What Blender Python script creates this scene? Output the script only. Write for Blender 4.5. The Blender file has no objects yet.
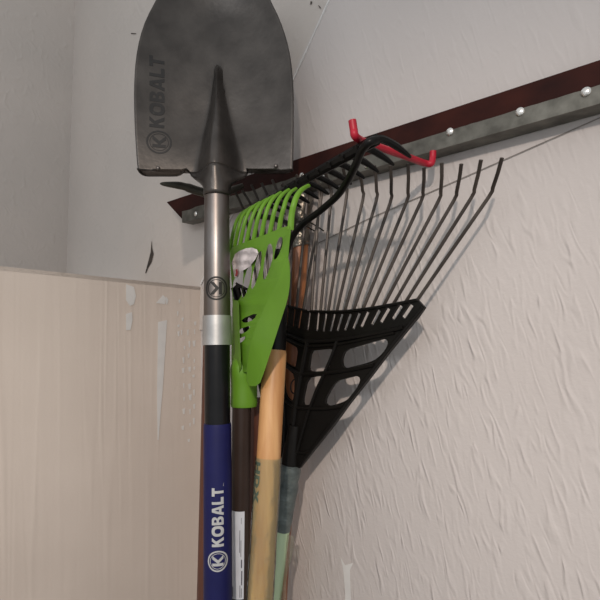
import bpy, bmesh, math, random
from mathutils import Vector, Matrix
random.seed(7)
PI = math.pi
H = 1.05            # eye height above the floor
F = 460.0           # focal length in pixels of the 600 px frame
CX, CY = 300.0, 323.0
C = bpy.context.scene.collection
V = Vector

# ------------------------------------------------------------------ geometry of the place
def ray(px, py): return V(((px-CX)/F, 1.0, (CY-py)/F))
def U(px, py, Y):
    r = ray(px, py)*Y; return V((r.x, r.y, r.z+H))
def onplane(px, py, n, c):            # plane n.P = c, heights measured from the eye
    r = ray(px, py); Y = c/n.dot(r)
    return V((r.x*Y, Y, r.z*Y+H))
NW = V((.6772, .7358, 0))             # into the right-hand wall
DW = V((-.7358, .6772, 0))            # along it towards the corner
def W(px, py, d): return onplane(px, py, NW, d)
WALL = .50

# ------------------------------------------------------------------ helpers
def link(o, parent=None):
    C.objects.link(o)
    if parent is not None:
        o.parent = parent
        o.matrix_parent_inverse = Matrix.Translation(-parent.location)
    return o
def obj(name, bm, m, parent=None, smooth=True):
    me = bpy.data.meshes.new(name)
    bmesh.ops.recalc_face_normals(bm, faces=bm.faces[:])
    bm.to_mesh(me); bm.free()
    for k in (m if isinstance(m, (list, tuple)) else [m]): me.materials.append(k)
    if smooth:
        for p in me.polygons: p.use_smooth = True
        try: me.set_sharp_from_angle(angle=math.radians(40))
        except Exception: pass
    o = bpy.data.objects.new(name, me)
    return link(o, parent)
def thing(name, label, cat, loc, group=None):
    o = bpy.data.objects.new(name, None); C.objects.link(o)
    o.empty_display_size = .05
    o.location = loc; o['label'] = label; o['category'] = cat
    if group: o['group'] = group
    return o
def tag(o, label, cat):
    o['label'] = label; o['category'] = cat; return o
def struct(o): o['kind'] = 'structure'; return o

def frames(pts):
    n = len(pts); T = []
    for i in range(n):
        a = pts[max(i-1, 0)]; b = pts[min(i+1, n-1)]
        T.append((b-a).normalized())
    up = V((0, -1, 0)) if abs(T[0].y) < .9 else V((0, 0, 1))
    N = [(up - T[0]*up.dot(T[0])).normalized()]
    for i in range(1, n):
        v = N[-1] - T[i]*N[-1].dot(T[i]); N.append(v.normalized())
    return T, N
def add_tube(bm, pts, rad, seg=16, flat=1.0, cap=True, jit=None):
    pts = [V(p) for p in pts]
    if not isinstance(rad, (list, tuple)): rad = [rad]*len(pts)
    T, N = frames(pts); rings = []
    for i, p in enumerate(pts):
        B = T[i].cross(N[i]); ring = []
        for k in range(seg):
            a = 2*PI*k/seg; r = rad[i]*(1 if not jit else 1+random.uniform(-jit, jit))
            ring.append(bm.verts.new(p + N[i]*math.cos(a)*r*flat + B*math.sin(a)*r))
        rings.append(ring)
    for i in range(len(rings)-1):
        for k in range(seg):
            bm.faces.new((rings[i][k], rings[i][(k+1) % seg], rings[i+1][(k+1) % seg], rings[i+1][k]))
    if cap:
        bm.faces.new(rings[0][::-1]); bm.faces.new(rings[-1])
    return bm
def tube(pts, rad, **k): return add_tube(bmesh.new(), pts, rad, **k)
def lerp(a, b, t): return a+(b-a)*t
def spline(P, n=8):                    # Catmull-Rom through the points
    P = [V(p) for p in P]; out = []
    for i in range(len(P)-1):
        p0 = P[max(i-1, 0)]; p1 = P[i]; p2 = P[i+1]; p3 = P[min(i+2, len(P)-1)]
        for k in range(n):
            t = k/n
            out.append(.5*((2*p1)+(p2-p0)*t+(2*p0-5*p1+4*p2-p3)*t*t+(3*p1-p0-3*p2+p3)*t**3))
    out.append(P[-1]); return out
def chaikin(P, it=2):
    for _ in range(it):
        Q = []
        for i in range(len(P)):
            a = P[i]; b = P[(i+1) % len(P)]
            Q.append((a[0]*.75+b[0]*.25, a[1]*.75+b[1]*.25)); Q.append((a[0]*.25+b[0]*.75, a[1]*.25+b[1]*.75))
        P = Q
    return P
def hexa(bm, a, b):                    # a, b: two matching quads
    va = [bm.verts.new(p) for p in a]; vb = [bm.verts.new(p) for p in b]
    n = len(va)
    bm.faces.new(va); bm.faces.new(vb[::-1])
    for i in range(n): bm.faces.new((va[i], vb[i], vb[(i+1) % n], va[(i+1) % n]))
    return bm
def flat_curve(outer, holes, ext, bev=0.0):
    cu = bpy.data.curves.new('outline', 'CURVE'); cu.dimensions = '2D'; cu.fill_mode = 'BOTH'
    cu.extrude = ext; cu.bevel_depth = bev; cu.bevel_resolution = 1
    for loop in [outer]+holes:
        s = cu.splines.new('POLY'); s.points.add(len(loop)-1); s.use_cyclic_u = True
        for p, q in zip(s.points, loop): p.co = (q[0], q[1], 0, 1)
    return curve_mesh(cu)
def curve_mesh(cu):
    o = bpy.data.objects.new('outline', cu); C.objects.link(o)
    bpy.context.view_layer.update()
    dg = bpy.context.evaluated_depsgraph_get()
    me = bpy.data.meshes.new_from_object(o.evaluated_get(dg))
    bpy.data.objects.remove(o); bpy.data.curves.remove(cu)
    bm = bmesh.new(); bm.from_mesh(me); bpy.data.meshes.remove(me)
    bmesh.ops.remove_doubles(bm, verts=bm.verts[:], dist=1e-6)
    return bm
def refine(bm, L, rounds=4):
    bmesh.ops.triangulate(bm, faces=bm.faces[:])
    for _ in range(rounds):
        es = [e for e in bm.edges if e.calc_length() > L]
        if not es: break
        bmesh.ops.subdivide_edges(bm, edges=es, cuts=1)
        bmesh.ops.triangulate(bm, faces=bm.faces[:])
    return bm
def plate(outer, holes, thick, mapper, bev=0.0, fine=None):
    """outline in pixels of the survey frame; mapper(px,py,w) puts it on its plane, w towards the viewer"""
    S = .01
    bm = flat_curve([(x*S, y*S) for x, y in outer], [[(x*S, y*S) for x, y in h] for h in holes], 1.0, bev)
    if fine: refine(bm, fine*S)
    for v in bm.verts:
        zz = v.co.z/(1.0+bev)
        v.co = mapper(v.co.x/S, v.co.y/S, zz*thick/2)
    return bm
def text_bm(s, bold=0.0, ext=.02):
    cu = bpy.data.curves.new('lettering', 'FONT'); cu.body = s; cu.size = 1.0
    cu.offset = bold; cu.extrude = ext; cu.align_x = 'LEFT'
    bm = curve_mesh(cu)
    xs = [v.co.x for v in bm.verts]; ys = [v.co.y for v in bm.verts]
    x0, x1, y0, y1 = min(xs), max(xs), min(ys), max(ys)
    for v in bm.verts:                   # 0..1 along, -.5..+.5 across
        v.co = V(((v.co.x-x0)/(x1-x0), (v.co.y-y0)/(y1-y0)-.5, v.co.z/ext))
    return bm
def ell(cx, cy, rx, ry, n=28, p=2.5):
    out = []
    for k in range(n):
        c, q = math.cos(2*PI*k/n), math.sin(2*PI*k/n)
        out.append((cx+rx*math.copysign(abs(c)**(2/p), c), cy+ry*math.copysign(abs(q)**(2/p), q)))
    return out
def dee(x0, x1, y0, y1, n=10):           # a D-shaped loop, flat on the left
    r = (y1-y0)/2; cy = (y0+y1)/2; k = x1-x0
    return [(x0, y0)]+[(x1-k*.55+k*.55*math.sin(PI*i/n), cy-r*math.cos(PI*i/n)) for i in range(n+1)]+[(x0, y1)]
GLYPH = {
 'K': (1.0, [(0, 0), (.28, 0), (.28, .34), (.38, .45), (.66, 0), (1.0, 0), (.58, .64), (.97, 1), (.60, 1), (.28, .66), (.28, 1), (0, 1)], []),
 'O': (1.12, ell(.56, .5, .56, .52), [ell(.56, .5, .27, .26)]),
 'B': (.92, [(0, 0)]+[(.58+.34*math.sin(PI*i/8), .275-.275*math.cos(PI*i/8)) for i in range(8)]+[(.55+.31*math.sin(PI*i/8), .765-.235*math.cos(PI*i/8)) for i in range(1, 9)]+[(0, 1)], [dee(.28, .62, .19, .40), dee(.28, .58, .60, .81)]),
 'A': (1.08, [(0, 0), (.29, 0), (.35, .19), (.73, .19), (.79, 0), (1.08, 0), (.72, 1), (.36, 1)], [[(.42, .40), (.66, .40), (.54, .76)]]),
 'L': (.78, [(0, 0), (.78, 0), (.78, .24), (.28, .24), (.28, 1), (0, 1)], []),
 'T': (.9, [(.31, 0), (.59, 0), (.59, .76), (.9, .76), (.9, 1), (0, 1), (0, .76), (.31, .76)], []),
 'H': (.95, [(0, 0), (.28, 0), (.28, .39), (.67, .39), (.67, 0), (.95, 0), (.95, 1), (.67, 1), (.67, .61), (.28, .61), (.28, 1), (0, 1)], []),
 'D': (1.0, dee(0, 1.0, 0, 1, 16), [dee(.28, .71, .22, .78, 12)]),
 'X': (1.05, [(0, 0), (.33, 0), (.525, .32), (.72, 0), (1.05, 0), (.70, .51), (1.03, 1), (.71, 1), (.525, .70), (.34, 1), (.02, 1), (.35, .51)], []),
}
def word_bm(s, gap=.10):
    parts = []; x = 0
    for ch in s:
        w, o, h = GLYPH[ch]
        b = flat_curve(o, h, 1.0)
        for v in b.verts: v.co.x += x
        parts.append(b); x += w+gap
    bm = join(parts); x -= gap
    for v in bm.verts: v.co = V((v.co.x/x, v.co.y-.5, v.co.z))
    return bm
def ring_bm(r0, r1, n=48):
    bm = bmesh.new(); R = []
    for k in range(n):
        a = 2*PI*k/n
        R.append([bm.verts.new((math.cos(a)*r, math.sin(a)*r, z)) for r, z in ((r0, -1), (r1, -1), (r1, 1), (r0, 1))])
    for k in range(n):
        for j in range(4):
            bm.faces.new((R[k][j], R[(k+1) % n][j], R[(k+1) % n][(j+1) % 4], R[k][(j+1) % 4]))
    return bm
def poly_bm(P):
    bm = bmesh.new()
    hexa(bm, [V((x, y, 1)) for x, y in P], [V((x, y, -1)) for x, y in P]); return bm
def emblem_parts():                    # a ring round a bold K, unit radius, K upright
    out = [ring_bm(.86, 1.0), ring_bm(.70, .75)]
    out.append(poly_bm([(-.46, -.52), (-.2, -.52), (-.2, .52), (-.46, .52)]))
    out.append(poly_bm([(-.2, .02), (.22, .52), (.54, .52), (.1, -.02), (.54, -.52), (.22, -.52), (-.2, -.06)]))
    return out
def join(bms):
    bm = bmesh.new()
    for b in bms:
        me = bpy.data.meshes.new('tmp'); b.to_mesh(me); b.free(); bm.from_mesh(me); bpy.data.meshes.remove(me)
    return bm

# ------------------------------------------------------------------ materials
def mat(name, col, rough=.5, metal=0.0, var=.0, vscale=20., bump=0.0, bscale=60., stretch=(1, 1, 1), col2=None, spec=None, rot=(0, 0, 0), detail=4, rvar=0.0, bdist=.002):
    m = bpy.data.materials.new(name); m.use_nodes = True
    nt = m.node_tree; b = nt.nodes['Principled BSDF']
    b.inputs['Base Color'].default_value = (*col, 1); b.inputs['Roughness'].default_value = rough; b.inputs['Metallic'].default_value = metal
    if spec is not None: b.inputs['Specular IOR Level'].default_value = spec
    tc = nt.nodes.new('ShaderNodeTexCoord'); mp = nt.nodes.new('ShaderNodeMapping')
    mp.inputs['Scale'].default_value = stretch; mp.inputs['Rotation'].default_value = rot
    nt.links.new(tc.outputs['Object'], mp.inputs['Vector'])
    if var or col2:
        n = nt.nodes.new('ShaderNodeTexNoise'); n.inputs['Scale'].default_value = vscale; n.inputs['Detail'].default_value = detail
        nt.links.new(mp.outputs[0], n.inputs['Vector'])
        r = nt.nodes.new('ShaderNodeValToRGB')
        c2 = col2 if col2 else tuple(c*(1-var) for c in col)
        r.color_ramp.elements[0].position = .35; r.color_ramp.elements[1].position = .68
        r.color_ramp.elements[0].color = (*c2, 1); r.color_ramp.elements[1].color = (*col, 1)
        nt.links.new(n.outputs[0], r.inputs[0]); nt.links.new(r.outputs[0], b.inputs['Base Color'])
        if rvar:
            mr = nt.nodes.new('ShaderNodeMapRange'); mr.inputs[3].default_value = rough+rvar; mr.inputs[4].default_value = rough-rvar
            nt.links.new(n.outputs[0], mr.inputs[0]); nt.links.new(mr.outputs[0], b.inputs['Roughness'])
    if bump:
        n2 = nt.nodes.new('ShaderNodeTexNoise'); n2.inputs['Scale'].default_value = bscale; n2.inputs['Detail'].default_value = 3
        nt.links.new(mp.outputs[0], n2.inputs['Vector'])
        bp = nt.nodes.new('ShaderNodeBump'); bp.inputs['Strength'].default_value = bump; bp.inputs['Distance'].default_value = bdist
        nt.links.new(n2.outputs[0], bp.inputs['Height']); nt.links.new(bp.outputs[0], b.inputs['Normal'])
    return m
def wood(name, c1, c2, rough, scale=1.0):
    return mat(name, c1, rough, var=.1, vscale=45*scale, col2=c2, stretch=(1.6, 1.6, .09), bump=.08, bscale=120, detail=6)
def plaster(name, c1, c2, strokes, amount, rot=(0, 0, 0), stretch=(1, 1, .35), fade=False):
    m = mat(name, c1, .8, col2=c2, vscale=3.2, spec=.2)
    nt = m.node_tree; b = nt.nodes['Principled BSDF']
    tc = nt.nodes.new('ShaderNodeTexCoord'); mp = nt.nodes.new('ShaderNodeMapping')
    mp.vector_type = 'TEXTURE'; mp.inputs['Rotation'].default_value = rot; mp.inputs['Scale'].default_value = tuple(1/c for c in stretch)
    n = nt.nodes.new('ShaderNodeTexNoise'); n.inputs['Scale'].default_value = strokes; n.inputs['Detail'].default_value = 2.5; n.inputs['Distortion'].default_value = .7
    n.inputs['Roughness'].default_value = .45
    try:
        n.noise_type = 'RIDGED_MULTIFRACTAL'; n.normalize = True
    except Exception: pass
    n3 = nt.nodes.new('ShaderNodeTexNoise'); n3.inputs['Scale'].default_value = 260; n3.inputs['Detail'].default_value = 2
    ad = nt.nodes.new('ShaderNodeMath'); ad.operation = 'MULTIPLY_ADD'; ad.inputs[1].default_value = .12
    bp = nt.nodes.new('ShaderNodeBump'); bp.inputs['Strength'].default_value = amount; bp.inputs['Distance'].default_value = .0027
    nt.links.new(tc.outputs['Object'], mp.inputs[0]); nt.links.new(mp.outputs[0], n.inputs['Vector']); nt.links.new(tc.outputs['Object'], n3.inputs['Vector'])
    nt.links.new(n3.outputs[0], ad.inputs[0]); nt.links.new(n.outputs[0], ad.inputs[2])
    nt.links.new(ad.outputs[0], bp.inputs['Height']); nt.links.new(bp.outputs[0], b.inputs['Normal'])
    if fade:                              # the trowelling is heavy low down and rubbed smooth above the rail
        sx_ = nt.nodes.new('ShaderNodeSeparateXYZ'); mr = nt.nodes.new('ShaderNodeMapRange')
        mr.inputs[1].default_value = -.02; mr.inputs[2].default_value = .16; mr.inputs[3].default_value = amount; mr.inputs[4].default_value = amount*.3
        nt.links.new(tc.outputs['Object'], sx_.inputs[0]); nt.links.new(sx_.outputs[2], mr.inputs[0]); nt.links.new(mr.outputs[0], bp.inputs['Strength'])
    return m
def film(name, tint, opaq, rough=.15):
    m = bpy.data.materials.new(name); m.use_nodes = True; nt = m.node_tree
    b = nt.nodes['Principled BSDF']; out = nt.nodes['Material Output']
    b.inputs['Base Color'].default_value = (*tint, 1); b.inputs['Roughness'].default_value = rough
    tr = nt.nodes.new('ShaderNodeBsdfTransparent'); tr.inputs[0].default_value = (.90, .95, .86, 1)
    mx = nt.nodes.new('ShaderNodeMixShader'); mx.inputs[0].default_value = opaq
    gl = nt.nodes.new('ShaderNodeBsdfGlossy'); gl.inputs['Roughness'].default_value = rough
    m2 = nt.nodes.new('ShaderNodeMixShader'); fr = nt.nodes.new('ShaderNodeFresnel'); fr.inputs[0].default_value = 1.4
    nt.links.new(tr.outputs[0], mx.inputs[1]); nt.links.new(b.outputs[0], mx.inputs[2])
    nt.links.new(fr.outputs[0], m2.inputs[0]); nt.links.new(mx.outputs[0], m2.inputs[1]); nt.links.new(gl.outputs[0], m2.inputs[2]); nt.links.new(m2.outputs[0], out.inputs[0])
    tc = nt.nodes.new('ShaderNodeTexCoord'); mp = nt.nodes.new('ShaderNodeMapping'); mp.inputs['Scale'].default_value = (1, 1, .6)
    n = nt.nodes.new('ShaderNodeTexNoise'); n.inputs['Scale'].default_value = 95; n.inputs['Detail'].default_value = 3
    bp = nt.nodes.new('ShaderNodeBump'); bp.inputs['Strength'].default_value = .9; bp.inputs['Distance'].default_value = .004
    nt.links.new(tc.outputs['Object'], mp.inputs[0]); nt.links.new(mp.outputs[0], n.inputs['Vector']); nt.links.new(n.outputs[0], bp.inputs['Height']); nt.links.new(bp.outputs[0], b.inputs['Normal']); nt.links.new(bp.outputs[0], gl.inputs['Normal']); nt.links.new(bp.outputs[0], fr.inputs['Normal'])
    return m

M = {}
M['wall_r'] = plaster('trowelled_plaster', (.53, .485, .465), (.50, .455, .435), 120, .85, rot=(0, math.radians(-15), 0), stretch=(1, 1, .24), fade=True)
M['wall_l'] = plaster('combed_plaster', (.63, .545, .48), (.56, .48, .42), 60, .3, stretch=(1, 1, .04))
M['wall_b'] = plaster('flat_plaster', (.54, .485, .445), (.49, .445, .41), 45, .5, stretch=(1, 1, .8))
M['drip'] = mat('white_paint', (.66, .64, .62), .4, var=.08, vscale=40)
M['crack'] = mat('torn_paper', (.06, .045, .035), .9, var=.5, vscale=80)
M['seam'] = mat('dark_seam', (.27, .24, .22), .9, var=.3, vscale=60)
M['floor'] = mat('concrete', (.33, .32, .30), .8, var=.25, vscale=6, bump=.3, bscale=50)
M['mahogany'] = mat('red_brown_board', (.040, .010, .007), .6, spec=.1, var=.3, vscale=30, stretch=(.12, 1, 1), col2=(.020, .006, .005), bump=.1, bscale=80)
M['galv'] = mat('weathered_steel', (.17, .162, .14), .5, .7, col2=(.085, .08, .068), vscale=55, detail=7, bump=.2, bscale=150, bdist=.001)
M['screw'] = mat('bright_screw', (.75, .72, .68), .25, .9, var=.2)
M['red'] = mat('red_vinyl', (.40, .012, .030), .42, spec=.3, var=.25, vscale=25, bump=.1, bscale=140)
M['blade'] = mat('blackened_steel', (.078, .068, .061), .35, .65, col2=(.046, .040, .036), vscale=30, detail=9, bump=.22, bscale=180, bdist=.0008, rvar=.08)
M['emboss'] = mat('embossed_steel', (.022, .020, .019), .42, .45, var=.2, vscale=60)
M['socket'] = mat('worn_steel', (.200, .185, .178), .40, .85, col2=(.125, .098, .084), vscale=34, detail=8, stretch=(1, 1, .35), bump=.1, bscale=160, bdist=.0007, rvar=.08)
M['etch'] = mat('etched_line', (.012, .010, .009), .6, .1, var=.2)
M['collar'] = mat('dull_aluminium', (.46, .455, .45), .42, .7, var=.22, vscale=40, bump=.1, bscale=150, bdist=.0007)
M['blackshaft'] = mat('black_fibreglass', (.006, .006, .007), .32, spec=.22, var=.3, vscale=60)
M['blue'] = mat('navy_sleeve', (.010, .011, .068), .5, spec=.18, var=.15, vscale=30, bump=.05, bscale=200)
M['silver'] = mat('silver_print', (.42, .42, .42), .5, .1, var=.12, vscale=150)
M['green'] = mat('lime_plastic', (.120, .270, .020), .45, spec=.3, var=.12, vscale=25, bump=.05, bscale=120)
M['brown'] = mat('brown_metal_handle', (.040, .026, .021), .4, .0, spec=.2, var=.15, vscale=40)
M['sticker'] = mat('white_sticker', (.66, .69, .75), .45, var=.08, vscale=60)
M['print'] = mat('grey_print', (.10, .10, .14), .7, var=.2)
M['paper'] = mat('torn_white_paper', (.60, .54, .54), .8, var=.3, vscale=90, bump=.5, bscale=90)
M['redink'] = mat('red_ink', (.40, .05, .06), .8, var=.3)
M['wood'] = wood('light_ash', (.60, .345, .15), (.40, .185, .065), .42)
M['wood_red'] = wood('red_stained_wood', (.105, .034, .017), (.060, .018, .010), .42)
M['wood_orange'] = wood('orange_brown_wood', (.42, .16, .058), (.17, .055, .025), .42)
M['hdx'] = mat('dark_green_ink', (.028, .055, .038), .6, var=.2)
M['blackmetal'] = mat('black_enamel_steel', (.006, .0055, .005), .36, .0, spec=.16, var=.3, vscale=40)
M['iron'] = mat('dull_iron', (.070, .062, .048), .55, .6, var=.4, vscale=40, bump=.2, bscale=120)
M['blackplastic'] = mat('black_plastic', (.007, .006, .0052), .45, spec=.16, var=.25, vscale=40, bump=.06, bscale=150)
M['tine'] = mat('spring_steel', (.075, .060, .050), .42, .4, col2=(.032, .024, .020), vscale=30, stretch=(1, 1, .4))
M['palegreen'] = mat('pale_green_paint', (.48, .58, .37), .45, col2=(.38, .50, .32), vscale=30, stretch=(1, 1, .25))
M['wrapgrey'] = mat('grey_tape', (.105, .125, .120), .35, col2=(.050, .063, .062), vscale=38, stretch=(1, 1, 1.6), bump=.8, bscale=60, bdist=.004)
M['tape'] = mat('silver_binding', (.24, .225, .19), .3, .75, col2=(.085, .07, .055), vscale=45, bump=.9, bscale=60, bdist=.004)
M['wire'] = mat('dark_wire', (.05, .042, .036), .4, .7, var=.3)
M['film'] = film('clear_film', (.50, .60, .42), .10, .12)
M['film2'] = film('clear_film_dusty', (.30, .27, .22), .42, .25)

# ------------------------------------------------------------------ the setting
A1 = W(296, 67, WALL); A2 = W(328, 0, WALL)
CORNER = W(201, 287, WALL)
def slab(pts, n, t):
    bm = bmesh.new(); hexa(bm, pts, [p+n*t for p in pts]); return bm
def place(o, origin, ax):               # give a setting mesh its own axes so that its texture lies along it
    R = Matrix((ax, V((0, 0, 1)).cross(ax), V((0, 0, 1)))).transposed().to_4x4()
    Mx = Matrix.Translation(origin) @ R
    o.data.transform(Mx.inverted()); o.matrix_world = Mx
    return o
slopeA = (A2-A1)
# right wall: from the vertical corner up its slanting edge to the top and towards the viewer
topZ = 1.9
kk = (topZ-A1.z)/slopeA.z
AT = A1+slopeA*kk
EA = -DW
far = CORNER + EA*1.15
bm = bmesh.new()
pr = [V((CORNER.x, CORNER.y, 0)), CORNER, A1, AT, V((far.x, far.y, topZ)), V((far.x, far.y, 0))]
hexa(bm, pr, [p+NW*.05 for p in pr])
# skim-coat patch standing a hair proud of the wall, its lower edge a thin dark seam
def onw(px, py, d): return W(px, py, d)
patch = [(296, 134), (600, -34), (600, 117), (468, 175.5), (370, 218), (318, 243)]
hexa(bm, [onw(x, y, WALL-.0008) for x, y in patch], [onw(x, y, WALL+.001) for x, y in patch])
n0 = len(bm.faces)
seam = [(600, 117), (468, 175), (420, 196), (370, 217.5), (318, 242.5), (318, 243.6), (370, 218.7), (420, 197.2), (468, 176.2), (600, 118.4)]
hexa(bm, [onw(x, y, WALL-.0012) for x, y in seam], [onw(x, y, WALL) for x, y in seam])
n1 = len(bm.faces)
for P in ([(340, 556), (345, 565), (353, 563), (350, 570), (351, 600), (352, 640), (346, 640), (345, 590), (343, 568)],
          ):
    hexa(bm, [onw(x, y, WALL-.0010) for x, y in P], [onw(x, y, WALL) for x, y in P])
for i, f in enumerate(bm.faces):
    f.material_index = 1 if n0 <= i < n1 else (2 if i >= n1 else 0)
o = obj('wall_right', bm, [M['wall_r'], M['seam'], M['drip']], smooth=False); place(o, CORNER.copy(), EA); struct(o)
# left wall, at right angles to it, ending in a ledge
LD = -NW                                  # along the left wall towards the viewer
def onleft(px, py, off=0.0):
    c0 = CORNER.dot(DW) - off
    return onplane(px, py, DW, c0)
lf = CORNER + LD*.95
LZ = CORNER.z+.008
bm = bmesh.new()
pl = [V((CORNER.x, CORNER.y, 0)), V((CORNER.x, CORNER.y, CORNER.z)), V((lf.x, lf.y, CORNER.z+.028)), V((lf.x, lf.y, 0))]
hexa(bm, pl, [p+DW*.03 for p in pl])
nb = len(bm.faces)
drips = [[(158, 322), (167, 320), (165.5, 345), (163, 385), (160, 420), (158.6, 440), (157.5, 440), (157, 390)],
         [(156, 303), (163, 295), (166, 298), (165, 304)],
         [(126, 284), (134, 287), (136, 296), (134, 304), (130, 306), (126, 300)],
         [(126, 314), (132, 312), (132.5, 320), (130.5, 330), (126, 330)],
         [(166, 296), (168.5, 300), (167, 305), (165.8, 303)],
         [(158, 440), (159.5, 440), (157.5, 520), (154, 600), (151, 600), (155, 520)],
         [(170, 490), (171.5, 490), (171, 560), (168, 600), (166.5, 600), (169, 550)]]
random.seed(3)
for x, y0, y1 in ((183, 318, 432), (189, 330, 440), (194, 322, 425), (178, 300, 335)):
    y = y0
    while y < y1:
        h = random.uniform(2, 6); w = random.uniform(.7, 1.6); xx = x+random.uniform(-1.5, 1.5)
        drips.append([(xx-w, y), (xx+w, y-1), (xx+w*.7, y+h), (xx-w*.5, y+h)])
        y += h+random.uniform(4, 13)
for P in drips[:5]+drips[7:]:
    hexa(bm, [onleft(x, y, .0010) for x, y in P], [onleft(x, y, 0) for x, y in P])
for i, f in enumerate(bm.faces): f.material_index = 1 if i >= nb else 0
o = obj('wall_left', bm, [M['wall_l'], M['drip']], smooth=False); place(o, CORNER.copy(), LD); struct(o)
# upper wall behind, leaning off the slanting edge, over the ledge
Q = U(166, 202, .945)
nb_ = (A2-A1).cross(Q-A1).normalized()
if nb_.y < 0: nb_ = -nb_
cb = nb_.dot(A1-V((0, 0, H)))
def onback(px, py, off=0.0): return onplane(px, py, nb_, cb-off)
b0 = onback(203, 300); b1 = onback(0, 262); b2 = onback(-60, -80); b3 = AT+slopeA*.4
bot = onback(203, 330)
bm = bmesh.new()
hb = nb_.cross(V((0, 0, 1))).normalized()
if hb.x > 0: hb = -hb
pb = [onback(215, 330), onback(-80, 330)+hb*.9, onback(-80, -90)+hb*.9, A1+slopeA*(kk+.3), A1, onback(201, 284)]
hexa(bm, pb, [p+nb_*.03 for p in pb])
nb0 = len(bm.faces)
crack = [(151.5, 241), (152.2, 248), (153.5, 254), (151.5, 262), (148, 268), (145.8, 273.5), (145.2, 273), (147, 266), (149, 258.5), (150.6, 252)]
hexa(bm, [onback(x, y, .0012) for x, y in crack], [onback(x, y, 0) for x, y in crack])
for P in ([(310.5, 1), (312, 1.5), (311.8, 4), (310.2, 4.3)], [(318, 5), (319.5, 6), (321, 8), (319.8, 8.2)], [(131, 33), (136, 33.2), (136, 34), (131, 34)]):
    hexa(bm, [onback(x, y, .0010) for x, y in P], [onback(x, y, 0) for x, y in P])
nb1 = len(bm.faces)
ed = [(A1, A1+slopeA*1.6)]
bead = [lerp(onback(201, 284), A1+slopeA*1.7, i/30) for i in range(31)]
add_tube(bm, [p-nb_*.0002 for p in bead], [.0016*random.uniform(.6, 1.2) for _ in bead], seg=6)
for i, f in enumerate(bm.faces): f.material_index = 1 if nb0 <= i < nb1 else (2 if i >= nb1 else 0)
o = obj('wall_back', bm, [M['wall_b'], M['crack'], M['drip']], smooth=False); place(o, A1.copy(), EA); struct(o)
# the wall at the back of the ledge, parallel to the left wall
g0 = CORNER + DW*.70 - LD*.9; g1 = CORNER + DW*.70 + LD*1.3
bm = bmesh.new(); gp = [V((g0.x, g0.y, CORNER.z-.02)), V((g0.x, g0.y, 2.15)), V((g1.x, g1.y, 2.15)), V((g1.x, g1.y, CORNER.z-.02))]
hexa(bm, gp, [p+DW*.03 for p in gp])
o = obj('wall_far', bm, M['wall_b'], smooth=False); place(o, g0.copy(), LD); struct(o)
# ledge over the left wall
l0 = CORNER.copy(); l1 = V((lf.x, lf.y, CORNER.z+.028))
l2 = l1 + DW*.70; l3 = l0 + DW*.25
bm = bmesh.new(); lp = [l0, l1, l2, l3]
hexa(bm, lp, [p-V((0, 0, .006)) for p in lp])
struct(obj('trim_1', bm, M['wall_l'], smooth=False))
# floor
bm = bmesh.new()
fp = [V((-1.3, -1.3, 0)), V((1.2, -1.3, 0)), V((1.2, 1.3, 0)), V((-1.3, 1.3, 0))]
hexa(bm, fp, [p-V((0, 0, .05)) for p in fp])
struct(obj('floor', bm, M['floor'], smooth=False))

# ------------------------------------------------------------------ the rail on the right wall
BF = .475                                   # front face of the board
rail = thing('wall_rail', 'dark red-brown board with grey steel strip fixed along the textured wall', 'tool rail', W(400, 140, WALL))
def lin(x, y0, s, x0): return y0+s*(x-x0)
def btop(x): return 202-.329*(x-166)
def bmid(x): return 212-.303*(x-180)
def bbot(x): return 222-.264*(x-183)-6*(x-183)/284.
XR = 760
def prism(px, d0, d1):
    bm = bmesh.new(); a = [W(x, y, d0) for x, y in px]
    b = [p+NW*(d1-d0) for p in a]
    return hexa(bm, a, b)
bm = prism([(166, 202), (XR, btop(XR)), (XR, bbot(XR)), (184, bbot(184))], BF, WALL-.0025)
bmesh.ops.bevel(bm, geom=bm.edges[:], offset=.0012, segments=2, affect='EDGES')
bo = obj('board', bm, M['mahogany'], rail)
# steel strip: lower half of the face, folded under the board
sx = [182]+list(range(190, XR, 6))+[XR]
top = []; 
for x in sx:
    top.append((x, bmid(x)+random.uniform(-.5, .5)*(1.6 if x < 350 else .5)))
botl = [(x, bbot(x)+(random.uniform(0, 1.2) if x < 345 else .3)) for x in sx]
bm = bmesh.new()
fa = [W(x, y, BF-.0022) for x, y in top]; fb = [W(x, y, BF-.0022) for x, y in botl]
ga = [p+NW*.002 for p in fa]; gb = [p+NW*.024 for p in fb]
va = [bm.verts.new(p) for p in fa]; vb = [bm.verts.new(p) for p in fb]; vc = [bm.verts.new(p) for p in gb]; vd = [bm.verts.new(p) for p in ga]
for i in range(len(sx)-1):
    bm.faces.new((va[i], va[i+1], vb[i+1], vb[i])); bm.faces.new((vb[i], vb[i+1], vc[i+1], vc[i])); bm.faces.new((va[i], vd[i], vd[i+1], va[i+1]))
obj('steel_strip', bm, M['galv'], rail, smooth=False)
for x, y in ((389.5, 149.5), (367, 165.5), (323, 178.5), (302, 176), (196, 214), (450, 132), (520, 112), (586, 92)):
    c = W(x, y, BF-.0022); bm = bmesh.new()
    add_tube(bm, [c+NW*.001, c-NW*.0012, c-NW*.0022, c-NW*.0026], [.0042, .0042, .0032, .001], seg=12)
    obj('screw', bm, M['screw'], rail)

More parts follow.
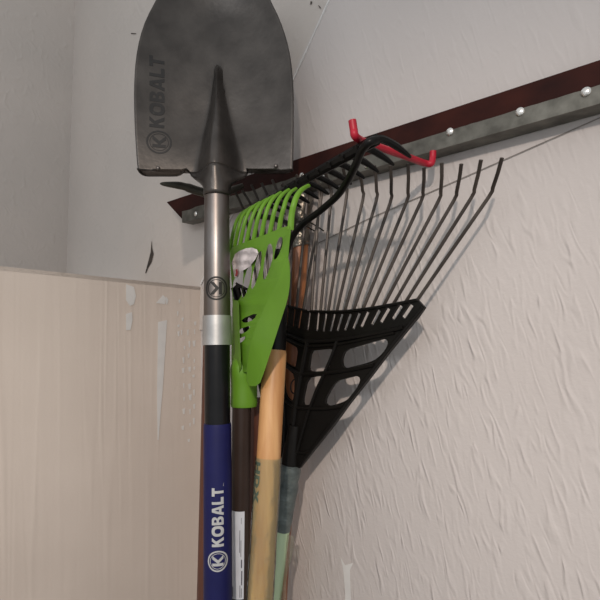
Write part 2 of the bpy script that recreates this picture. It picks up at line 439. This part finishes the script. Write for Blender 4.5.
# red hook, its arm standing out level from the rail
hk_far = W(430, 165, BF-.001); hk_near = U(357.5, 139.5, .423)
pts = [W(433, 151, BF-.0045), W(432.6, 158, BF-.0045), W(431, 163.5, BF-.008)]
arm = [lerp(hk_far, hk_near, t) for t in (.09, .3, .6, .92)]
pts = pts+arm+[U(355.5, 136.5, .409), U(353.8, 130, .408), U(352.3, 120.5, .408)]
hook = obj('utility_hook', tube(spline(pts, 8), [.0036]*99 if False else .0036, seg=14), M['red'])
tag(hook, 'red vinyl-coated hook jutting from the steel rail, tip turned up', 'hook')

# ------------------------------------------------------------------ shovel
SY, SB = .5605, .063
def S(px, py, off=0.0):                    # shovel plane; off towards the viewer
    r = ray(px, py); Y = SY/(1-SB*r.z)
    p = r*Y; return V((p.x, p.y-off, p.z+H))
def pole_pts(a, b, n=10, z0=0.003):
    """straight axis from a (upper) through b down to the floor"""
    k = (a.z-z0)/(a.z-b.z); e = a+(b-a)*k
    return a, e
top_s = S(216.8, 190); low_s = S(218, 600)
sa, se = pole_pts(top_s, low_s)
def on_axis(a, e, py):                     # the point of an axis that appears at height py
    z = (CY-py)/F; t = 0
    d = e-a
    t = (z*a.y-(a.z-H))/((d.z)-z*d.y); return a+d*t
shovel = thing('shovel', 'round point steel shovel with navy blue handle sleeve, blade up', 'shovel', se)
XC = 213.5
rows = [(-72, 211, 216), (-70, 203, 224), (-64, 194, 233), (-52, 183, 244), (-36, 172.5, 254), (-18, 162, 263.5), (0, 152.8, 271.5), (10, 147.5, 276.5), (20, 143, 280.8), (30, 139.6, 284.3), (40, 137, 287.2), (52, 134.8, 289.8),
        (65, 133.3, 291.6), (78, 132.6, 292.8), (92, 132.3, 293.3), (108, 132.5, 293.5), (122, 132.9, 293.5), (134, 133.5, 293.4), (146, 134.2, 293.2), (156, 134.9, 293), (163, 135.5, 292.8), (168, 136.2, 292.6)]
def smooth(a, b, x):
    t = min(1, max(0, (x-a)/(b-a))); return t*t*(3-2*t)
def dish(t, py):                            # away from the viewer positive
    f = smooth(-72, 10, py)*(1-.35*smooth(100, 168, py))
    return .022*(1-t*t)*f
def ridge(x, py):
    if py < 52: return 0
    g = smooth(52, 175, py)
    w = 4+24*smooth(50, 182, py)
    c = 214.5+2.5*smooth(60, 180, py)
    u = abs(x-c)/w
    if u >= 1: return 0
    return (.009*smooth(51, 62, py)+.030*g)*(math.cos(u*PI)*.5+.5)**1.15
def blade_pt(x, py, extra=0.0):
    for i in range(len(rows)-1):
        if rows[i][0] <= py <= rows[i+1][0]: break
    q = (py-rows[i][0])/(rows[i+1][0]-rows[i][0])
    xl = lerp(rows[i][1], rows[i+1][1], q); xr = lerp(rows[i][2], rows[i+1][2], q)
    t = (x-(xl+xr)/2)/((xr-xl)/2)
    return S(x, py, -dish(t, py)+ridge(x, py)-.006+extra)
bm = bmesh.new(); NC = 72; grid = []
dense = []
for i in range(len(rows)-1):
    n = 3 if rows[i][0] >= 40 else 2
    for k in range(n): dense.append(lerp(rows[i][0], rows[i+1][0], k/n))
dense.append(168)
for py in dense:
    for i in range(len(rows)-1):
        if rows[i][0] <= py <= rows[i+1][0]: break
    q = (py-rows[i][0])/(rows[i+1][0]-rows[i][0])
    xl = lerp(rows[i][1], rows[i+1][1], q); xr = lerp(rows[i][2], rows[i+1][2], q)
    grid.append([bm.verts.new(blade_pt(lerp(xl, xr, c/NC), py)) for c in range(NC+1)])
for i in range(len(grid)-1):
    for c in range(NC): bm.faces.new((grid[i][c], grid[i+1][c], grid[i+1][c+1], grid[i][c+1]))
# the frog: the ridge gathers into the socket below the step
prev = None; NT = 24
for k in range(9):
    q = k/8; py = lerp(167.5, 196, q)
    xl = lerp(186, 204.3, smooth(0, .75, q)); xr = lerp(246.5, 229.6, smooth(0, .75, q)); row = []
    for c in range(NT+1):
        x = lerp(xl, xr, c/NT); u = (c/NT)*2-1
        if k == 0: p = blade_pt(x, 167.9)
        else:
            h0 = -dish((x-XC)/79, 168)+ridge(x, 168)-.006
            h1 = .0165*math.sqrt(max(0, 1-u*u))
            p = S(x, py, lerp(h0, h1, smooth(0, .8, q)))
        row.append(bm.verts.new(p))
    if prev:
        for c in range(NT): bm.faces.new((prev[c], row[c], row[c+1], prev[c+1]))
    prev = row
bl = obj('blade', bm, M['blade'], shovel)
md = bl.modifiers.new('thickness', 'SOLIDIFY'); md.thickness = .0022; md.offset = 0
def Sb(px, py, back):
    r = ray(px, py); Y = SY/(1-SB*r.z)+back; p = r*Y; return V((p.x, p.y, p.z+H))
for xa, xb, xc, xd, ya, yb, drop in ((136.2, 187, 140, 183, 167.8, 168, 8.6), (245.5, 292.6, 249, 293.0, 167.8, 167.8, 5.4)):
    bm = bmesh.new(); g = []; n = 14
    for i in range(n+1):
        t = i/n; root = blade_pt(lerp(xa, xb, t), 167.9)
        e = min(1, min(t, 1-t)*6); e = math.sin(e*PI/2)
        x2 = lerp(xc, xd, t); row = [bm.verts.new(root)]
        for k in range(1, 7):
            q = k/6; back = .004+(.008+.016*e)*math.sin(q*PI/2)
            p = Sb(lerp(lerp(xa, xb, t), x2, q), 168+drop*(.55+.45*e)*q, back); row.append(bm.verts.new(p))
        g.append(row)
    for i in range(n):
        for k in range(6): bm.faces.new((g[i][k], g[i+1][k], g[i+1][k+1], g[i][k+1]))
    fs = obj('foot_step', bm, M['blade'], shovel)
    md = fs.modifiers.new('thickness', 'SOLIDIFY'); md.thickness = .0022; md.offset = 0
# embossed lettering on the blade
def to_blade(bm, x0, x1, y0, y1, h):        # along: y0 (start) to y1; across: x1 is the foot of the letters
    refine(bm, .12, 3)
    for v in bm.verts:
        py = lerp(y0, y1, v.co.x); px = lerp(x1, x0, v.co.y+.5)
        v.co = blade_pt(px, py, .0004+h*(v.co.z*.5+.5))
    return bm
obj('embossed_lettering', to_blade(word_bm('KOBALT'), 146.5, 160.5, 123, 50, .0011), M['emboss'], shovel)
em = join(emblem_parts())
for v in em.verts:
    x, y = v.co.x, v.co.y
    v.co = blade_pt(156-y*12.2, 138-x*12.2, .0004+.0011*(v.co.z*.5+.5))
obj('embossed_emblem', em, M['emboss'], shovel)
for x, y in ((155.5, 165.5), (275.5, 163.5)):
    c = blade_pt(x, y, .002); bm = bmesh.new(); bmesh.ops.create_uvsphere(bm, u_segments=12, v_segments=8, radius=.0028)
    bmesh.ops.translate(bm, verts=bm.verts[:], vec=c); obj('rivet', bm, M['socket'], shovel)
# socket, collar, shaft, sleeve
def seg_tube(a, e, y0, y1, r0, r1, n=12, seg=40, lip=0.0):
    p0 = on_axis(a, e, y0); p1 = on_axis(a, e, y1)
    return tube([lerp(p0, p1, i/n) for i in range(n+1)], [lerp(r0, r1, i/n) for i in range(n+1)], seg=seg)
def pxr(px, Y): return px*Y/F
obj('socket', seg_tube(sa, se, 183, 317, .0150, .0162), M['socket'], shovel)
obj('collar', seg_tube(sa, se, 316, 345, .01745, .0178), M['collar'], shovel)
obj('shaft', seg_tube(sa, se, 342, 430, .0153, .0153), M['blackshaft'], shovel)
p0 = on_axis(sa, se, 423); 
sl = tube([p0, lerp(p0, se, .004), lerp(p0, se, .3), lerp(p0, se, .8), se], [.0160, .0166, .0168, .0168, .0168], seg=40)
obj('sleeve', sl, M['blue'], shovel)
def wrap(bm, a, e, y0, y1, r, width, h, theta0=0.0, flip=1, L=.10, dense=3):
    """lay unit lettering (0..1 along, -.5...5 across) on a round shaft"""
    refine(bm, L, dense)
    p0 = on_axis(a, e, y0); p1 = on_axis(a, e, y1)
    ax = (p1-p0); T = (e-a).normalized()
    vd = V((p0.x, p0.y, p0.z-H)); vd = -(vd - T*vd.dot(T)).normalized()     # towards the viewer
    R = T.cross(vd).normalized()
    if R.x < 0: R = -R
    for v in bm.verts:
        th = theta0 - flip*v.co.y*width/r
        rr = r+.0002+h*(v.co.z*.5+.5)
        v.co = p0+ax*v.co.x+(vd*math.cos(th)+R*math.sin(th))*rr
    return bm
obj('printed_lettering', wrap(word_bm('KOBALT'), sa, se, 541, 484, .0168, .0134, .0003), M['silver'], shovel)
def emb_wrap(a, e, yc, rpx, r, rot, h, th=0.0, parts=None):
    em = join(parts or emblem_parts()); c, s = math.cos(rot), math.sin(rot)
    for v in em.verts:
        x, y = v.co.x, v.co.y; v.co = V(((x*c-y*s)*.5+.5, (x*s+y*c)*.5, v.co.z))
    Rm = pxr(rpx, on_axis(a, e, yc).y)
    return wrap(em, a, e, yc+rpx, yc-rpx, r, 2*Rm, h, th, L=.12)
obj('printed_emblem', emb_wrap(sa, se, 555, 10.2, .0168, 0, .0003, 0), M['silver'], shovel)
obj('etched_emblem', emb_wrap(sa, se, 290, 11.6, .0160, PI/2, .0003, -.05), M['etch'], shovel)
bm = wrap(text_bm('R', .01), sa, se, 543.5-61, 540.5-61, .0168, .0006, .0002, .40)
obj('registered_mark', bm, M['silver'], shovel)

# ------------------------------------------------------------------ green rake
NG = V((.875, .485, 0)); CG = .216
def G(px, py, w=0.0): return onplane(px, py, NG, CG-w)     # w towards the viewer's side
ga_, ge_ = pole_pts(U(242, 380, .583), U(239.5, 600, .578))
green = thing('shrub_rake', 'lime green plastic rake with curled tines on a brown metal handle', 'rake', ge_)
outer = [(233, 372), (250, 372), (262, 374), (266.5, 360), (272.5, 341), (280, 318), (286, 299), (288.6, 283), (288, 265), (289, 246), (291.5, 226), (285, 226.5), (277, 229.5), (268, 233.5), (260, 236.5), (252, 239.5), (245, 242), (238, 245), (230, 248), (230, 262), (231.5, 280), (232.5, 300), (233.5, 330), (232.5, 352)]
holes = [[(278.4, 239), (281.2, 237.6), (281.4, 245), (278, 256), (275, 259.5), (276, 250)],
         [(267.4, 247), (270.5, 245), (271.8, 256), (268.6, 270), (265.2, 279.5), (264.2, 272)],
         [(257.2, 258), (259.8, 251), (260.2, 262), (256.2, 282), (252.6, 289), (253.6, 274)],
         [(247.6, 268), (250.6, 266), (249.6, 280), (246, 294), (243, 297), (244.4, 282)],
         [(239.4, 272), (242.2, 270), (241.6, 286), (240.2, 297), (235.5, 301), (234, 284)],
         [(243, 319.5), (255, 313), (252.5, 319.5), (246, 323)],
         [(240.5, 329.5), (249, 325.5), (246.6, 331), (241.5, 334)],
         [(239.6, 339), (245, 336), (243.2, 340.5), (240, 343)]]
def widen(h):
    cx = sum(p[0] for p in h)/len(h); cy = sum(p[1] for p in h)/len(h)
    return chaikin([(cx+(x-cx)*1.45, cy+(y-cy)*1.12) for x, y in h], 1)
bm = plate(chaikin(outer, 1), [widen(h) for h in holes], .005, lambda x, y, w: G(x, y, w))
obj('head', bm, M['green'], green)
rb = [(233.4, 303), (236.4, 301), (238, 304), (238.4, 330), (239.5, 352), (240, 372), (233, 372), (232.5, 352), (233.5, 330)]
obj('rib', plate(chaikin(rb, 1), [], .009, lambda x, y, w: G(x, y, w+.002), bev=.012), M['green'], green)
sp = [(258, 385), (262.6, 373), (267.5, 358), (273, 341), (280.4, 318), (286.6, 299), (289, 283), (288.6, 265), (287.2, 258), (284.5, 262), (281, 276), (275, 289), (266.5, 305), (257.5, 325), (251, 345), (248, 365), (247.5, 385)]
obj('spine', plate(chaikin(sp, 1), [], .010, lambda x, y, w: G(x, y, w+.002), bev=.012), M['green'], green)
# socket of the head: a tapering collar on the handle
sk = [(247.5, 345, .0080), (246, 358, .0115), (245, 368, .0155), (244.4, 385, .0166), (244.3, 403, .0168), (244.3, 406.5, .0160)]
ax = [G(248.5, 345, -.018)]+[lerp(G(246, 358, -.012), on_axis(ga_, ge_, 358), .3), lerp(G(245, 368), on_axis(ga_, ge_, 368), .8)]+[on_axis(ga_, ge_, y)+V(((2.2)*.58/F, 0, 0)) for y in (385, 403, 406.5)]
obj('socket', tube(spline(ax, 4), [p for i in range(5) for p in [lerp(sk[i][2], sk[i+1][2], k/4) for k in range(4)]]+[sk[-1][2]], seg=28, flat=.8), M['green'], green)
tines = [[(290.5, 230), (291.6, 215), (294, 204), (297, 196), (302, 189.5), (308.5, 185.6)],
         [(278.5, 234), (281, 218), (284, 207), (286.5, 199), (290.5, 192.5), (296, 188.5)],
         [(269, 238), (272, 222), (274.5, 211), (278, 201), (283, 194), (289, 189.5)],
         [(260.5, 241), (263.4, 225), (266, 214), (269.6, 204), (275, 196.5), (281, 192.2)],
         [(253, 243), (255.8, 228), (258.4, 217), (262.5, 206.6), (268, 199.6), (274, 195.6)],
         [(246, 245), (248.8, 231), (251.5, 220), (255.5, 210), (261, 203), (267, 199)],
         [(239.5, 248), (242.2, 234), (244.6, 223), (248.4, 213), (254, 206.2), (260, 202.2)],
         [(234, 250), (236.5, 237), (239, 226.5), (242, 217), (247, 210), (253, 206)],
         [(229.8, 252), (231.6, 240), (233.8, 230), (236.6, 221), (241, 214), (246, 210)]]
for i, t in enumerate(tines):
    Wd = [0, 0, -.001, -.006, -.016, -.028]
    pts = spline([G(x, y, w) for (x, y), w in zip(t, Wd)], 5)
    w0 = .0034 if i == 0 else .0027
    rr = [lerp(w0, w0*.72, k/(len(pts)-1)) for k in range(len(pts))]
    obj('tine', tube(pts, rr, seg=10, flat=.8), M['green'], green)
ph = on_axis(ga_, ge_, 395)
hb = obj('handle', tube([ph, lerp(ph, ge_, .4), ge_], .0118, seg=32), M['brown'], green)
def patch_wrap(a, e, y0, y1, r, th0, th1, h, n=10, m=6, wav=0):
    bm = bmesh.new()
    for i in range(m):
        for k in range(n):
            pass
    g = [[bm.verts.new((i/m, -.5+k/n, 1)) for k in range(n+1)] for i in range(m+1)]
    for i in range(m):
        for k in range(n): bm.faces.new((g[i][k], g[i][k+1], g[i+1][k+1], g[i+1][k]))
    return wrap(bm, a, e, y0, y1, r, (th1-th0)*r, h, (th0+th1)/2, L=9, dense=0)
st = obj('care_label', patch_wrap(ga_, ge_, 508, 594, .0118, math.radians(-62), math.radians(24), .0004), M['sticker'], green)
bars = []
for y0, y1, t0, t1 in ((526, 548, -4, -1), (536, 552, 3, 6), (555, 563, 6, 12), (566, 580, 8, 14), (582, 592, -54, -50), (582, 592, -44, -40), (580, 592, 0, 3), (583, 592, 8, 11), (514, 520, 4, 6)):
    bars.append(patch_wrap(ga_, ge_, y0, y1, .0118, math.radians(t0), math.radians(t1), .0007, n=2, m=2))
obj('fine_print', join(bars), M['print'], st)
lab = [(231.5, 263), (235, 254), (240, 250.5), (246, 248.3), (252, 247.5), (257, 249.5), (258.5, 253), (255.5, 259), (250, 266), (245, 269.5), (241, 271), (239.8, 275), (238.6, 277.5), (234.4, 277.2), (233, 271)]
lb = obj('torn_paper_tag', plate(lab, [], .0006, lambda x, y, w: G(x, y, w+.005+.0016*math.sin(x*.5)+.001*math.cos(y*.7)), fine=4), M['paper'], green)
obj('red_mark', plate([(235.6, 269.5), (237.2, 269), (237.8, 273), (237, 276.3), (235, 276), (235.8, 273)], [], .0008, lambda x, y, w: G(x, y, w+.0075)), M['redink'], lb)

# ------------------------------------------------------------------ bow rake with the light wooden handle
ba, be = pole_pts(U(278, 300, .548), U(260, 600, .513))
bow = thing('bow_rake', 'black steel bow rake on thick light wood handle, hanging from red hook', 'rake', be)
r_end = U(365, 144, .3905)
hdir = V((-.46, .888, 0)).normalized(); hn = V((.888, .46, 0)).normalized()
LEN = .262
l_end = r_end + hdir*LEN + V((0, 0, .004))
ctr = lerp(r_end, l_end, .5)
bar = [lerp(r_end, l_end, i/10) + hn*.012+V((0, 0, .006)) for i in range(11)]
obj('head_bar', tube(bar, .0052, seg=8), M['blackmetal'], bow)
for i in range(12):
    b = lerp(r_end, l_end, i/11)
    q = [b+hn*.006+V((0, 0, .004)), b+hn*.018+V((0, 0, .0075)), b+hn*.034+V((0, 0, .004)), b+hn*.050-V((0, 0, .003))]
    obj('tine', tube(spline(q, 4), [.0034]*5+[.0032]*4+[.0028, .0024, .0019, .0012], seg=8), M['blackmetal'], bow)
rj = on_axis(ba, be, 262)
cpts = [on_axis(ba, be, 268)+V((.003, -.002, 0)), U(291, 240, .535), U(303, 224, .52), U(320, 211, .50), U(337, 196, .472), U(348, 180, .445), U(356, 164, .418), U(361.5, 151, .404), r_end+hn*.004+V((0, 0, .002)), r_end+hn*.013+V((0, 0, .006))]
obj('bow', tube(spline(cpts, 6), .0037, seg=12), M['blackmetal'], bow)
# mirrored bow
axd = (on_axis(ba, be, 200)-rj).normalized()
def mirror(p):
    d = p-rj; along = hdir.dot(d); base = hdir.dot(ctr-rj)*(axd.dot(d)/max(1e-6, axd.dot(ctr-rj)))
    return p+hdir*2*(base-along)
obj('bow', tube(spline([mirror(p) for p in cpts[:-2]]+[l_end+hn*.004+V((0, 0, .002)), l_end+hn*.013+V((0, 0, .006))], 6), .0037, seg=12), M['blackmetal'], bow)
f0 = on_axis(ba, be, 250); f1 = on_axis(ba, be, 351)
obj('ferrule', tube([f0, lerp(f0, f1, .1), lerp(f0, f1, .5), f1], [.0065, .0090, .0112, .0128], seg=28), M['blackmetal'], bow)
h0 = on_axis(ba, be, 345)
h1 = on_axis(ba, be, 350.5)
hd = tube([h0, h1, lerp(h1, be, .004), lerp(h1, be, .3), be], [.0100, .0130, .0138, .0140, .0140], seg=36)
obj('handle', hd, M['wood'], bow)
obj('stamped_letters', wrap(word_bm('HDX', .12), ba, be, 461, 501, .0140, .0085, .0003, math.radians(-55), flip=-1), M['hdx'], bow)
w0 = on_axis(ba, be, 457)
random.seed(5)
n = 46
obj('plastic_wrap', tube([lerp(w0, be, .75*i/n) for i in range(n+1)], [.0149+random.uniform(-.0002, .0007) for _ in range(n+1)], seg=36, cap=False), M['film'], bow)

# ------------------------------------------------------------------ black fan rake
KF = .06
NF = V((NW.x, NW.y, -KF)); CF = .4500
def FN(px, py, w=0.0):
    p = onplane(px, py, NF, CF); return p-NF.normalized()*w
ES = V((.7358, -.6772, 0)); ET = V((NF.x*KF, NF.y*KF, 1)).normalized()
ORG = FN(290.5, 466)
def loc(p): d = p-ORG; return (d.dot(ES), d.dot(ET))
axv = loc(FN(318, 250)); L_ = math.hypot(*axv); AX = (axv[0]/L_, axv[1]/L_); BX = (AX[1], -AX[0])
def to_ab(px, py):
    s, t = loc(FN(px, py)); return (s*BX[0]+t*BX[1], s*AX[0]+t*AX[1])   # b across (right +), a along
def ab(b, a, w=0.0):
    s = b*BX[0]+a*AX[0]; t = b*BX[1]+a*AX[1]
    return ORG+ES*s+ET*t-NF.normalized()*w
fan = None
fe_dir = (ab(0, -.2)-ab(0, 0)).normalized()
fe = ab(0, 0)+fe_dir*((ab(0, 0).z-.003)/-fe_dir.z)
fan = thing('leaf_rake', 'black plastic fan rake with long thin steel tines, wide head against wall', 'rake', fe)
right = [(312, 311.5), (330, 311.8), (345, 311.4), (360, 310), (375, 308), (390, 305.4), (405, 302.6), (418.5, 300), (425.5, 307.5), (419, 317), (405, 334), (388, 355), (369, 380), (350, 404), (334, 426), (318, 446), (300.5, 468)]
R_ = [to_ab(*p) for p in right]
outl = [(0, R_[0][1])]+R_+[(-b, a) for b, a in R_[::-1]]
wins = [[(311.5, 351), (318, 350), (334.5, 348.6), (334, 354), (329.4, 370.5), (318, 371.4), (309.6, 371.2), (309.6, 366)],
        [(346, 350), (360, 346), (378, 340.6), (386, 338.6), (389.4, 342), (387, 349), (379, 358), (370, 362.4), (356, 366), (346, 368.4), (342.6, 365), (342.8, 358)],
        [(308, 378.6), (316, 376.4), (324.4, 376), (322, 384), (317, 394), (312.4, 404), (306, 405.4), (303.4, 403.6), (304, 396)],
        [(337, 381), (347, 378.4), (357.6, 375.6), (361.4, 378), (360, 384.6), (352, 396), (346.6, 401), (336, 404.6), (328.4, 406), (325.4, 402), (329, 393)]]
slots = [(318, 322), (325, 322.4), (332.7, 322.6), (340, 322.4), (348, 322.2), (356.7, 321), (365, 319.4), (376, 317.4), (385.2, 315.4), (397.5, 312.4), (408, 311.4)]
bends = [(330.7, 187), (346.8, 185.6), (363.6, 190), (377.6, 190.5), (392.2, 192), (409, 192), (424, 191.5), (441.8, 191.5), (457.8, 191), (475.5, 188.5), (494, 187)]
tips = [(325, 172.5), (343, 168), (359.6, 174), (374.4, 165.5), (390.4, 165.5), (408, 163.6), (424, 167.6), (441.8, 163), (461.4, 164), (481, 160), (502, 158)]
hol = []
for w_ in wins:
    q = chaikin([to_ab(*p) for p in w_], 1); hol.append(q); hol.append([(-b, a) for b, a in q])
NEED = []
for k, ((sx_, sy_), (bx_, by_)) in enumerate(zip(slots, bends)):
    c = to_ab(sx_, sy_); d = to_ab(bx_, by_); L2 = math.hypot(d[0]-c[0], d[1]-c[1]); u = ((d[0]-c[0])/L2, (d[1]-c[1])/L2); n_ = (u[1], -u[0])
    hl, hw = .0118-.0003*k, .0030
    q = [(c[0]+u[0]*i*hl+n_[0]*j*hw, c[1]+u[1]*i*hl+n_[1]*j*hw) for i, j in ((-1, -1), (-1, 1), (1, 1), (1, -1))]
    NEED.append((c, u, n_, d))
    hol.append(q); hol.append([(-b, a) for b, a in q])
ca = to_ab(310.8, 321.6)[1]
hol.append([(-.0030, ca-.0118), (.0030, ca-.0118), (.0030, ca+.0118), (-.0030, ca+.0118)])
bm = flat_curve([(b*10, a*10) for b, a in outl], [[(b*10, a*10) for b, a in h] for h in hol], 1.0, 0.0)
for v in bm.verts: v.co = ab(v.co.x/10, v.co.y/10, v.co.z*.0022)
head = obj('head', bm, M['blackplastic'], fan)
# raised ribs: rim, arcs and spokes
def rib(path, r, w=.004, m2=True):
    P = [to_ab(*p) for p in path]
    bm = bmesh.new()
    add_tube(bm, spline([ab(b, a, w) for b, a in P], 5), r, seg=8)
    if m2 and any(abs(b) > 1e-4 for b, a in P): add_tube(bm, spline([ab(-b, a, w) for b, a in P], 5), r, seg=8)
    return bm
ax_px = lambda y: 290.5+(466-y)*(318-290.5)/(466-250)
ribs = [rib([(ax_px(341), 341.5), (330, 341), (350, 338.4), (370, 334.8), (388, 331.4), (405, 327.6)], .0024),
        rib([(ax_px(346), 346.5), (330, 345.2), (350, 342.4), (372, 337.8), (396, 333)], .0016),
        rib([(ax_px(373.5), 374), (320, 373.6), (340, 371.4), (358, 368.4), (376, 364.6)], .0024),
        rib([(ax_px(406), 407.5), (315, 408.4), (330, 408), (346, 405.4)], .0022),
        rib([(ax_px(452), 451), (305, 452.6), (313, 451)], .0018),
        rib([(339, 341), (333, 358), (325, 376), (317, 394), (308, 420), (299, 452)], .0021),
        rib([(312, 311.5), (330, 311.8), (345, 311.4), (360, 310), (375, 308), (390, 305.4), (405, 302.6), (419, 300)], .0016),
        rib([(424.5, 308), (405, 332), (388, 353), (369, 378), (350, 402), (334, 424), (318, 444), (303, 464)], .0022),
        rib([(ax_px(318), 342), (ax_px(400), 400), (ax_px(460), 460)], .0026, m2=False)]
obj('ribs', join(ribs), M['blackplastic'], fan)
def tine(c, u, d, tip, sgn):
    st = (c[0]+u[0]*.0105, c[1]+u[1]*.0105)
    P = [ab(sgn*st[0], st[1], -.003)]
    for t in (.25, .5, .75, .93): P.append(ab(sgn*lerp(c[0], d[0], t), lerp(c[1], d[1], t), -.003))
    q = [p for p in P]
    q.append(ab(sgn*lerp(c[0], d[0], .975), lerp(c[1], d[1], .975), -.002))
    q.append(ab(sgn*(d[0]-.0006), d[1]-.001, .001))
    q.append(ab(sgn*lerp(d[0], tip[0], .5), lerp(d[1], tip[1], .5), .009)); q.append(ab(sgn*tip[0], tip[1], .018))
    return tube(q, [.0019]*len(q), seg=8, flat=.7)
for k, (c, u, n_, d) in enumerate(NEED):
    # the tip leaves the plane towards the room by 18 mm: find where it sits across the fan
    tp = onplane(*tips[k], NF, CF-.018*NF.length); tp = tp+NF.normalized()*.018
    s, t = loc(tp); tip = (s*BX[0]+t*BX[1], s*AX[0]+t*AX[1])
    obj('tine', tine(c, u, d, tip, 1), M['tine'], fan)
    if k < 8: obj('tine', tine(c, u, d, tip, -1), M['tine'], fan)
d0 = to_ab(318.8, 188); t0 = (d0[0]-.002, d0[1]+.012)
obj('tine', tine((0, ca), (0, 1), d0, t0, 1), M['tine'], fan)
# curled wire ties in two of the openings
for pth in ([(316.5, 408), (318, 400), (316.4, 394), (314.6, 388), (316.2, 381.5), (319.6, 380.4), (320.8, 385), (319.4, 392), (316, 397), (313.6, 394)],
            [(295.5, 402), (297, 394), (297.5, 386), (295.5, 380), (291, 379.4), (287.6, 384), (287.6, 391), (291, 394), (292.6, 389)]):
    obj('wire_loop', tube(spline([ab(*to_ab(x, y), -.007) for x, y in pth], 5), .0010, seg=8), M['wire'], fan)
# neck, taped joint, handle
nk = [ab(0, .055, 0), ab(0, .02, 0), ab(0, -.01, 0)]
obj('neck', tube(nk, [.0085, .0125, .0128], seg=24), M['blackplastic'], fan)
random.seed(11)
tp0 = ab(0, .002, 0); tpn = []
for i in range(13): tpn.append(ab(random.uniform(-.0006, .0006), .003-.0074*i, 0))
obj('tape_wrap', tube(tpn, [.0138]+[.0142-.00022*i+random.uniform(-.0008, .0008) for i in range(11)]+[.0112], seg=26), M['wrapgrey'], fan)
obj('handle', tube([ab(0, -.07, 0), ab(0, -.3, 0), fe], .0098, seg=28), M['palegreen'], fan)
bm = bmesh.new(); g = []
for i in range(15):
    a_ = -.088-.014*i
    g.append([bm.verts.new(ab(.0065+.0125*k/4+(.0012*math.sin(i*1.3) if k == 4 else 0), a_, -.002+.0022*math.sin(i*.9+k))) for k in range(5)])
for i in range(14):
    for k in range(4): bm.faces.new((g[i][k], g[i+1][k], g[i+1][k+1], g[i][k+1]))
obj('loose_film', bm, M['film2'], fan)

# ------------------------------------------------------------------ the other handles
# pick behind the shovel
pa, pe = pole_pts(U(216.2, 196, .655), U(207.4, 600, .606))
pick = thing('pick', 'old pick with dark red handle behind the shovel, iron point sticking out left', 'pick', pe)
obj('handle', tube([pa, lerp(pa, pe, .3), pe], [.0135, .0135, .0150], seg=28), M['wood_red'], pick)
hp = [U(160, 183.6, .640), U(166, 184.2, .643), U(182, 186, .648), U(198, 191, .652), U(212, 194.5, .655), U(224, 193, .661), U(236, 188.5, .668), U(243, 185.5, .672)]
bm = bmesh.new(); add_tube(bm, spline(hp, 5), [lerp(.0010, .0052, min(1, i/9)) if i < 12 else (.0062 if i < 24 else lerp(.0062, .0035, (i-24)/11)) for i in range(36)], seg=10, flat=1.0)
obj('head', bm, M['iron'], pick)
bm = tube([on_axis(pa, pe, 186), on_axis(pa, pe, 206)], [.0165, .0155], seg=24); obj('eye', bm, M['iron'], pick)
# dark red pole between the brown and the light handle
ra, re = pole_pts(U(258.4, 400, .618), U(252, 600, .652))
o = thing('broom_pole', 'dark red-brown wooden pole wedged between the brown and light wood handles', 'pole', re)
obj('shaft', tube([ra, lerp(ra, re, .5), re], .0128, seg=28), M['wood_red'], o)
# the brown pole seen behind the black fan, bound at its top with silver tape and wire
oa, oe = pole_pts(U(302.5, 196, .650), U(278.0, 600, .650))
o = thing('garden_pole', 'orange-brown wooden pole behind the black fan rake, top bound in silver tape', 'pole', oe)
obj('shaft', tube([oa, lerp(oa, oe, .5), oe], .0128, seg=28), M['wood_orange'], o)
random.seed(21)
q0 = on_axis(oa, oe, 193); q1 = on_axis(oa, oe, 247)
obj('silver_binding', tube([lerp(q0, q1, i/14)+V((.0012*math.sin(i*1.9), 0, 0)) for i in range(15)], [.0140+random.uniform(-.0009, .0014) for _ in range(15)], seg=22), M['tape'], o)
wy = on_axis(oa, oe, 226).y
bm = bmesh.new()
add_tube(bm, spline([U(297, 222, wy-.018), U(306, 221, wy-.0185), U(313, 224, wy-.018), U(324, 231, wy-.02)], 5), .0010, seg=8)
add_tube(bm, spline([U(297, 226, wy-.018), U(305, 226, wy-.0185), U(312, 229.5, wy-.016), U(316, 232, wy-.015)], 5), .0010, seg=8)
obj('wire_tie', bm, M['wire'], o)

# ------------------------------------------------------------------ camera and light
cam = bpy.data.cameras.new('camera'); co = bpy.data.objects.new('camera', cam); C.objects.link(co)
co.location = (0, 0, H); co.rotation_euler = (PI/2, 0, 0)
cam.sensor_width = 36; cam.sensor_fit = 'HORIZONTAL'; cam.lens = 36*F/600
cam.shift_y = (CY-300)/600; cam.clip_start = .02
bpy.context.scene.camera = co

def aim(o, tgt):
    o.rotation_euler = (V(tgt)-o.location).to_track_quat('-Z', 'Y').to_euler()
ld = bpy.data.lights.new('hand_lamp', 'SPOT'); lo = bpy.data.objects.new('hand_lamp', ld); C.objects.link(lo)
lo.location = (-.12, -.65, H+.52); ld.energy = 42; ld.color = (1, .86, .74); ld.shadow_soft_size = .02
ld.spot_size = math.radians(70); ld.spot_blend = 1.0
aim(lo, (-.04, .6, H-.42))
ad = bpy.data.lights.new('fill_light', 'AREA'); ao = bpy.data.objects.new('fill_light', ad); C.objects.link(ao)  # fill added behind the viewer to lift the shade and streak the metal
ad.shape = 'RECTANGLE'; ad.size = 1.2; ad.size_y = .3; ad.energy = 7; ad.color = (.92, .96, 1)
ao.location = (-.9, -1.3, H+.9); aim(ao, (0, .6, H))
w = bpy.data.worlds.new('garage_air'); bpy.context.scene.world = w; w.use_nodes = True
w.node_tree.nodes['Background'].inputs[0].default_value = (.93, .97, 1.0, 1)
w.node_tree.nodes['Background'].inputs[1].default_value = .72
vs = bpy.context.scene.view_settings
vs.view_transform = 'Standard'; vs.look = 'None'; vs.gamma = 1; vs.exposure = 0; vs.use_curve_mapping = False
